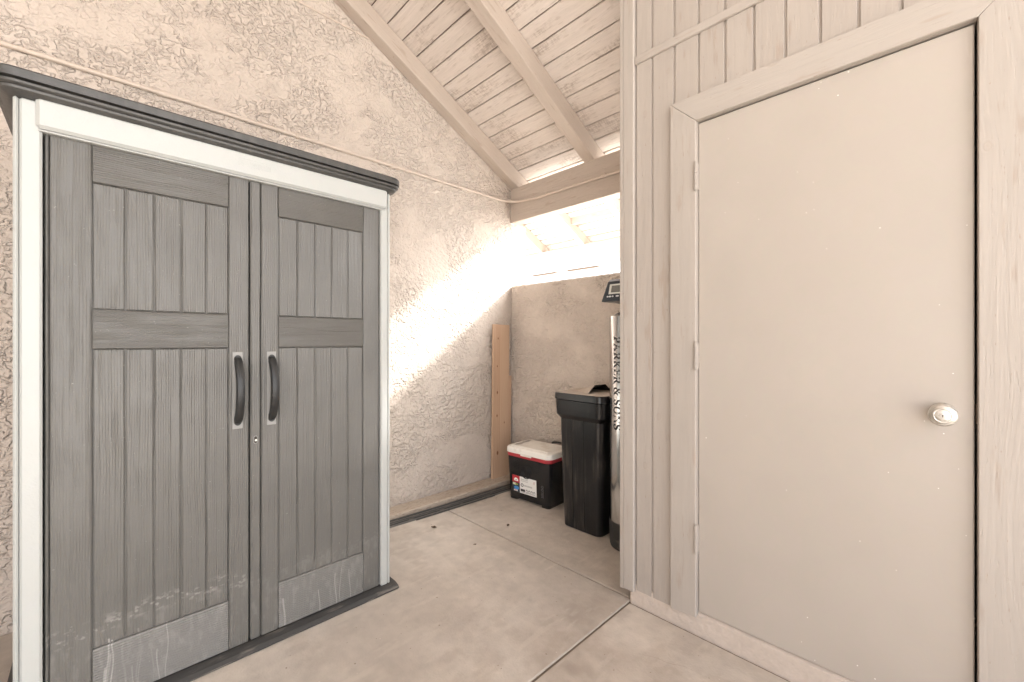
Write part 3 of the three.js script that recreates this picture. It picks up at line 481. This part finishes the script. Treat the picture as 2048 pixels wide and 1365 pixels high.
// ------------------------------------------------------------------ cooler
{
  const c = thing('cooler', 'small black cooler with white lid and red band on the floor', 'cooler', [-2.215, 0, -2.445]); c.rotation.y = 0.07;
  const W = 0.43, D = 0.29;
  const mB = new THREE.MeshStandardMaterial({ color: lin(0.012, 0.012, 0.013), roughness: 0.25 });
  const mR = new THREE.MeshStandardMaterial({ color: lin(0.42, 0.035, 0.045), roughness: 0.4 });
  const mL = new THREE.MeshStandardMaterial({ map: tex(256, 256, (u, v) => mixc([0.93, 0.915, 0.885], [0.80, 0.75, 0.69], 0.35 * sst(0.5, 0.75, fb(u, v, 9, 9, 4, 541))), { srgb: true, repeat: [2, 2] }), roughness: 0.45 });
  const body = local(c, 'body', loft([[0.016, W - 0.045, D - 0.04, 0.035], [0.024, W - 0.035, D - 0.03, 0.04], [0.33, W - 0.006, D - 0.006, 0.045], [0.336, W - 0.006, D - 0.006, 0.045]], 7), mB);
  for (const sx of [-1, 1]) local(c, 'foot', loft([[0, 0.075, D - 0.045, 0.02, sx * 0.153], [0.018, 0.085, D - 0.035, 0.03, sx * 0.153]]), mB);
  local(c, 'band', loft([[0.334, W, D, 0.048], [0.338, W + 0.004, D + 0.004, 0.05], [0.356, W + 0.004, D + 0.004, 0.05], [0.360, W, D, 0.048]], 7), mR);
  const lid = local(c, 'lid', loft([[0.3605, W + 0.004, D + 0.004, 0.05], [0.364, W + 0.014, D + 0.014, 0.052], [0.396, W + 0.010, D + 0.010, 0.052], [0.405, W - 0.006, D - 0.006, 0.05], [0.4055, W - 0.05, D - 0.04, 0.03], [0.412, W - 0.065, D - 0.055, 0.03], [0.4125, W - 0.11, D - 0.09, 0.02]], 7, 0.5), mL);
  local(lid, 'latch', (() => { const g = cbox(-0.055, 0.05, 0.352, 0.372, D / 2 + 0.002, D / 2 + 0.0115, 0.003); return meterUV(g); })(), mL);
  for (const [x, w] of [[-0.17, 0.035], [0.15, 0.035]]) local(lid, 'lid_rib', meterUV(cbox(x, x + w, 0.404, 0.4125, -D / 2 + 0.02, D / 2 - 0.02, 0.003)), mL);
  local(c, 'handle', tube([[0.02, 0.35, -D / 2 - 0.004], [0.02, 0.41, -D / 2 - 0.008], [0.06, 0.418, -D / 2 - 0.01], [0.15, 0.418, -D / 2 - 0.01], [0.19, 0.41, -D / 2 - 0.008], [0.19, 0.35, -D / 2 - 0.004]], 0.008, 40, 8), mB);
  // front face lies on a slight batter
  const zf = h => (D / 2) - 0.015 + 0.012 * (h - 0.024) / 0.306 + 0.0005, tilt = Math.atan(0.012 / 0.306);
  const onFront = (g, x, h) => { g.rotateX(tilt); g.translate(x, h, zf(h)); return g; };
  for (const r of [0.047, 0.034, 0.02]) local(body, 'emblem_ring', onFront(new THREE.TorusGeometry(r, r > 0.04 ? 0.0035 : 0.0022, 8, 40), -0.012, 0.232), mB);
  for (let k = 0; k < 7; k++) for (const sx of [-1, 1]) { const l = 0.075 - 0.004 * k, g = cbox(-l / 2, l / 2, -0.0022, 0.0022, -0.001, 0.0028, 0.001); meterUV(g); local(body, 'ridge', onFront(g, -0.012 + sx * (0.06 + l / 2 + 0.002 * k - (k < 2 ? 0.03 : 0)), 0.318 - 0.0125 * k), mB); }
  const cv = document.createElement('canvas'); cv.width = 512; cv.height = 300; const q = cv.getContext('2d');
  q.fillStyle = '#e9e7e3'; q.fillRect(0, 0, 512, 300); q.fillStyle = '#b52430'; q.fillRect(0, 0, 160, 130); q.fillStyle = '#f4f1ec'; q.beginPath(); q.arc(82, 88, 46, Math.PI, 0); q.fill(); q.fillRect(36, 84, 92, 18); q.fillStyle = '#6b7f6a'; q.beginPath(); q.arc(82, 88, 16, Math.PI, 0); q.fill();
  q.fillStyle = '#1b2735'; q.fillRect(0, 130, 160, 170); q.fillStyle = '#d8d9c0'; q.fillRect(8, 140, 70, 40); q.fillStyle = '#a9b13d'; q.fillRect(60, 150, 60, 22); q.fillStyle = '#3f86c8'; q.beginPath(); q.ellipse(88, 228, 56, 34, 0, 0, 7); q.fill(); q.fillStyle = '#e9e7e3'; q.fillRect(30, 262, 80, 26); q.fillStyle = '#c23b36'; q.fillRect(44, 268, 50, 12);
  q.fillStyle = '#6f6f6f'; q.font = 'italic 34px serif'; q.fillText('Quantum', 182, 54); q.fillStyle = '#777'; q.fillRect(184, 72, 150, 5); q.strokeStyle = '#222'; q.lineWidth = 12; q.beginPath(); q.arc(212, 150, 24, 0, 7); q.stroke(); q.fillStyle = '#555'; for (const y of [140, 154]) q.fillRect(254, y, 170, 5); q.fillStyle = '#a77'; q.fillRect(452, 40, 5, 46); q.fillRect(466, 40, 26, 5); q.fillRect(470, 45, 5, 40);
  q.fillStyle = '#2a2a2a'; q.fillRect(176, 222, 96, 44); q.strokeStyle = '#333'; q.lineWidth = 6; for (let i = 0; i < 4; i++) { q.strokeRect(292 + i * 52, 232, 34, 32); q.beginPath(); q.moveTo(288 + i * 52, 234); q.lineTo(309 + i * 52, 214); q.lineTo(330 + i * 52, 234); q.stroke(); } q.fillStyle = '#444'; q.fillRect(176, 276, 320, 6);
  const lt = new THREE.CanvasTexture(cv); lt.colorSpace = THREE.SRGBColorSpace;
  const lg = new THREE.BoxGeometry(0.235, 0.125, 0.0008); local(body, 'paper_label', onFront(lg, -0.032, 0.128), [0, 1, 2, 3, 5].reduce((a, i) => (a[i] = mL, a), [mL, mL, mL, mL, new THREE.MeshStandardMaterial({ map: lt, roughness: 0.5 }), mL]), 'paper label with a red and blue logo block');
  const mG = new THREE.MeshStandardMaterial({ color: lin(0.09, 0.09, 0.09), roughness: 0.4 });
  const font = await new FontLoader().loadAsync('fonts/droid/droid_sans_bold.typeface.json');
  const lg2 = new TextGeometry('IGLOO', { font, size: 0.021, depth: 0.0022, curveSegments: 4 }); lg2.rotateZ(Math.PI / 2); local(body, 'raised_lettering', onFront(lg2, 0.152, 0.075), mG);
}
// ------------------------------------------------------------------ brine bin
{
  const b = thing('brine_bin', 'tall square black plastic bin with dusty lid beside the steel tank', 'bin', [-1.648, 0, -2.365]);
  const dust = (a, t0, t1, s) => new THREE.MeshStandardMaterial({ map: tex(512, 512, (u, v) => mixc([0.075, 0.077, 0.085], [0.50, 0.45, 0.40], a * sst(t0, t1, fb(u, v, 4, 12, 5, s) * 0.6 + 0.4 * fb(u, v, 6, 90, 3, s + 5)) + 0.25 * a * sst(0.78, 0.9, vn(u * 200, v * 200, 200, 200, s + 9))), { srgb: true, repeat: [1.1, 1.1] }), roughness: 0.28, bumpMap: tex(256, 256, (u, v) => fb(u, v, 40, 40, 3, s + 3), { repeat: [3, 3] }), bumpScale: 0.0005 });
  const mBody = dust(0.42, 0.46, 0.72, 561), mRim = dust(0.2, 0.55, 0.8, 571);
  const mLid = new THREE.MeshStandardMaterial({ map: tex(256, 256, (u, v) => mixc([0.60, 0.55, 0.50], [0.73, 0.675, 0.62], fb(u, v, 8, 8, 5, 581)), { srgb: true, repeat: [2, 2] }), roughness: 0.85 });
  const body = local(b, 'body', loft([[0, 0.285, 0.285, 0.04], [0.006, 0.30, 0.30, 0.045], [0.30, 0.318, 0.318, 0.045], [0.715, 0.336, 0.336, 0.045], [0.72, 0.336, 0.336, 0.045]], 7, 0.6), mBody);
  for (const x of [-0.055, 0.035]) { const g = new THREE.CylinderGeometry(0.0022, 0.0022, 0.7, 8); g.rotateX(0.0263); g.translate(x, 0.36, 0.1608); local(body, 'moulded_rib', meterUV(g), mBody); }
  local(b, 'collar', loft([[0.712, 0.338, 0.338, 0.045], [0.742, 0.378, 0.378, 0.05], [0.835, 0.386, 0.386, 0.05], [0.8365, 0.380, 0.380, 0.05]], 7, 0.35), mRim);
  const lid = local(b, 'lid', loft([[0.8385, 0.386, 0.386, 0.05], [0.841, 0.396, 0.396, 0.052], [0.878, 0.392, 0.392, 0.05], [0.882, 0.386, 0.386, 0.048]], 7, 0.35, true, false), mRim);
  local(lid, 'lid_top', loft([[0.8815, 0.386, 0.386, 0.048], [0.883, 0.384, 0.384, 0.048], [0.8836, 0.372, 0.372, 0.04]], 7, 0.3, false, true), mLid, 'lid top under a layer of tan dust');
  // hooded grip: profile along depth, tapering to the lid on its left, open on its right
  { const prof = [[0.13, 0], [0.055, 0.048], [-0.07, 0.048], [-0.135, 0]], x0 = -0.10, x1 = 0.045, y = 0.8842, pos = [], q = (a, b, c, d) => pos.push(...a, ...b, ...c, ...a, ...c, ...d);
    const o = prof.map(([z, h]) => [x1, y + h, z]), l = prof.map(([z, h]) => [x0, y + Math.min(h, 0.002), z * 0.9]), t = 0.003, oi = o.map(([x, h, z]) => [x, Math.max(y, h - t), z * 0.97]), li = l.map(([x, h, z]) => [x, y, z * 0.97]);
    const pin = []; for (let i = 0; i < 3; i++) { q(o[i], o[i + 1], l[i + 1], l[i]); pin.push(...oi[i], ...li[i], ...li[i + 1], ...oi[i], ...li[i + 1], ...oi[i + 1]); pin.push(...o[i], ...oi[i], ...oi[i + 1], ...o[i], ...oi[i + 1], ...o[i + 1]); }
    let g = new THREE.BufferGeometry(); g.setAttribute('position', new THREE.BufferAttribute(new Float32Array(pos), 3)); g.computeVertexNormals(); local(lid, 'grip_hood', meterUV(g), mLid);
    g = new THREE.BufferGeometry(); g.setAttribute('position', new THREE.BufferAttribute(new Float32Array(pin), 3)); g.computeVertexNormals(); local(lid, 'grip_lining', meterUV(g), mRim); }
}
// ------------------------------------------------------------------ softener tank
{
  const t = thing('softener_tank', 'shiny steel cylinder tank with black lettering at the closet corner', 'tank', [-1.317, 0, -2.28]);
  const mSteel = new THREE.MeshStandardMaterial({ map: tex(256, 256, (u, v) => mixc([0.80, 0.80, 0.80], [0.70, 0.69, 0.68], 0.5 * fb(u, v, 8, 40, 3, 601)), { srgb: true }), metalness: 1, roughness: 0.12 });
  const mBk = new THREE.MeshStandardMaterial({ map: tex(256, 256, (u, v) => mixc([0.17, 0.17, 0.17], [0.42, 0.38, 0.34], 0.5 * sst(0.5, 0.75, fb(u, v, 20, 20, 4, 605))), { srgb: true }), roughness: 0.55 });
  const L = (p, s = 56) => new THREE.LatheGeometry(p.map(q => new THREE.Vector2(...q)), s);
  const r = 0.131;
  local(t, 'boot', toCreasedNormals(L([[0.0001, 0], [0.112, 0], [0.124, 0.006], [0.129, 0.02], [0.1325, 0.155], [0.1325, 0.162], [0.128, 0.164]]), 0.6), mBk);
  local(t, 'steel_jacket', toCreasedNormals(L([[0.127, 0.16], [r, 0.1645], [r, 1.362], [r - 0.002, 1.368], [r - 0.008, 1.370], [r - 0.010, 1.366]]), 0.6), mSteel);
  local(t, 'tank_top', toCreasedNormals(L([[r - 0.0095, 1.358], [0.09, 1.385], [0.05, 1.40], [0.046, 1.412], [0.0001, 1.412]]), 0.5), mBk);
  const mH = new THREE.MeshStandardMaterial({ color: lin(0.03, 0.036, 0.045), roughness: 0.3 });
  const head = local(t, 'valve_head', (() => { const s = new THREE.Shape(); // side profile (z toward viewer, h)
    [[-0.12, 1.452], [0.128, 1.452], [0.13, 1.458], [0.098, 1.572], [0.08, 1.586], [0.03, 1.592], [-0.1, 1.588], [-0.12, 1.57]].forEach(([a, b], i) => i ? s.lineTo(a, b) : s.moveTo(a, b));
    const g = new THREE.ExtrudeGeometry(s, { depth: 0.24, bevelEnabled: true, bevelSize: 0.006, bevelThickness: 0.012, bevelSegments: 3, bevelOffset: -0.006 }); g.rotateY(-Math.PI / 2); g.translate(0.122, 0, 0);
    // the head narrows toward its top
    const p = g.attributes.position; for (let i = 0; i < p.count; i++) p.setX(i, p.getX(i) * (1 - 0.22 * (p.getY(i) - 1.452) / 0.14)); g.computeVertexNormals(); return toCreasedNormals(strip(g), 0.6); })(), mH);
  const tl = Math.atan(0.032 / 0.114), on = (g, x, h) => { g.rotateX(-tl); g.translate(x, h, 0.13 - (h - 1.458) * 0.2807 + 0.0012); return g; };
  const slab = (w, h, z) => meterUV(cbox(-w / 2, w / 2, -h / 2, h / 2, -0.004, z, 0.0008));
  const fm = local(head, 'display_frame', on(slab(0.185, 0.062, 0.0010), 0.008, 1.525), new THREE.MeshStandardMaterial({ color: lin(0.62, 0.63, 0.58), roughness: 0.4 }));
  local(fm, 'display_pane', on(slab(0.158, 0.042, 0.0022), 0.010, 1.525), new THREE.MeshStandardMaterial({ color: lin(0.16, 0.16, 0.15), roughness: 0.15 }));
  for (const [x, w] of [[-0.088, 0.010], [-0.072, 0.017], [-0.053, 0.012], [-0.022, 0.02]]) local(head, 'button', on(loft([[0, w, 0.009, 0.004], [0.0015, w, 0.009, 0.004]]).rotateX(Math.PI / 2), x, 1.481), new THREE.MeshStandardMaterial({ color: lin(0.7, 0.71, 0.72), roughness: 0.4 }));
  local(t, 'neck', toCreasedNormals(L([[0.05, 1.40], [0.05, 1.415], [0.068, 1.42], [0.068, 1.4515], [0.0001, 1.4515]]), 0.5), mH);
  // lettering wrapped on the jacket, reading downward
  const font = await new FontLoader().loadAsync('fonts/droid/droid_serif_bold.typeface.json');
  const tg = new TextGeometry('PARKER & SONS', { font, size: 0.052, depth: 0.0006, curveSegments: 4, bevelEnabled: false }); tg.computeBoundingBox(); const bb = tg.boundingBox, k = 0.545 / bb.max.x;
  { const p = tg.attributes.position, A0 = -1.52; for (let i = 0; i < p.count; i++) { const a = A0 + p.getY(i) / r * 1.05, rr = r + 0.0004 + p.getZ(i); p.setXYZ(i, rr * Math.sin(a + LETTER), 1.25 - p.getX(i) * k, rr * Math.cos(a + LETTER)); } tg.computeVertexNormals(); }
  local(t, 'lettering', tg, new THREE.MeshStandardMaterial({ color: lin(0.012, 0.012, 0.012), roughness: 0.5 }));
  const ho = thing('brine_hose', 'thin grey hose hanging between the bin and the steel tank', 'hose', [-1.44, 0.5, -2.42]);
  part(ho, 'hose', tube([[-1.40, 1.44, -2.36], [-1.45, 1.30, -2.40], [-1.452, 1.0, -2.395], [-1.445, 0.86, -2.30], [-1.442, 0.80, -2.27], [-1.444, 0.76, -2.31]], 0.006, 50, 8), new THREE.MeshStandardMaterial({ color: lin(0.16, 0.15, 0.13), roughness: 0.4 }));
}
// ------------------------------------------------------------------ dry leaves
{
  const mat = new THREE.MeshStandardMaterial({ color: lin(0.10, 0.065, 0.04), roughness: 0.9 });
  [[-2.354, 1.572, 0.022, 0.4, 'curled dry leaf on the floor near the shed and strips'], [-2.03, 1.945, 0.020, 2.2, 'curled dry leaf on the floor in front of the cooler'], [-1.98, 1.62, 0.010, 1.2, 'tiny dry leaf scrap just before the floor joint']].forEach(([x, d, s, a, label], i) => {
    const n = 9, pos = [], L = []; for (let k = 0; k < n; k++) { const t = k / n * Math.PI * 2, r = s * (0.45 + 0.55 * Math.abs(Math.cos(t * 0.5 + i)) + 0.25 * R()); L.push([Math.cos(t) * r, 0.002 + 0.006 * R() * s / 0.02, Math.sin(t) * r * 0.55]); }
    const c0 = [0, 0.002, 0], c1 = [0, 0.0032, 0]; for (let k = 0; k < n; k++) { const p = L[k], q = L[(k + 1) % n], up = w => [w[0], w[1] + 0.0008, w[2]]; pos.push(...c0, ...p, ...q, ...c1, ...up(q), ...up(p), ...p, ...up(p), ...up(q), ...p, ...up(q), ...q); }
    const g = new THREE.BufferGeometry(); g.setAttribute('position', new THREE.BufferAttribute(new Float32Array(pos), 3)); g.computeVertexNormals();
    const o = thing(i ? 'dry_leaf_00' + i : 'dry_leaf', label, 'leaf', [x, 0.0, -d], 'dry leaves on the floor'); local(o, 'leaf_blade', g, mat); o.rotation.y = a;
  });
}
renderer.render(scene, camera);
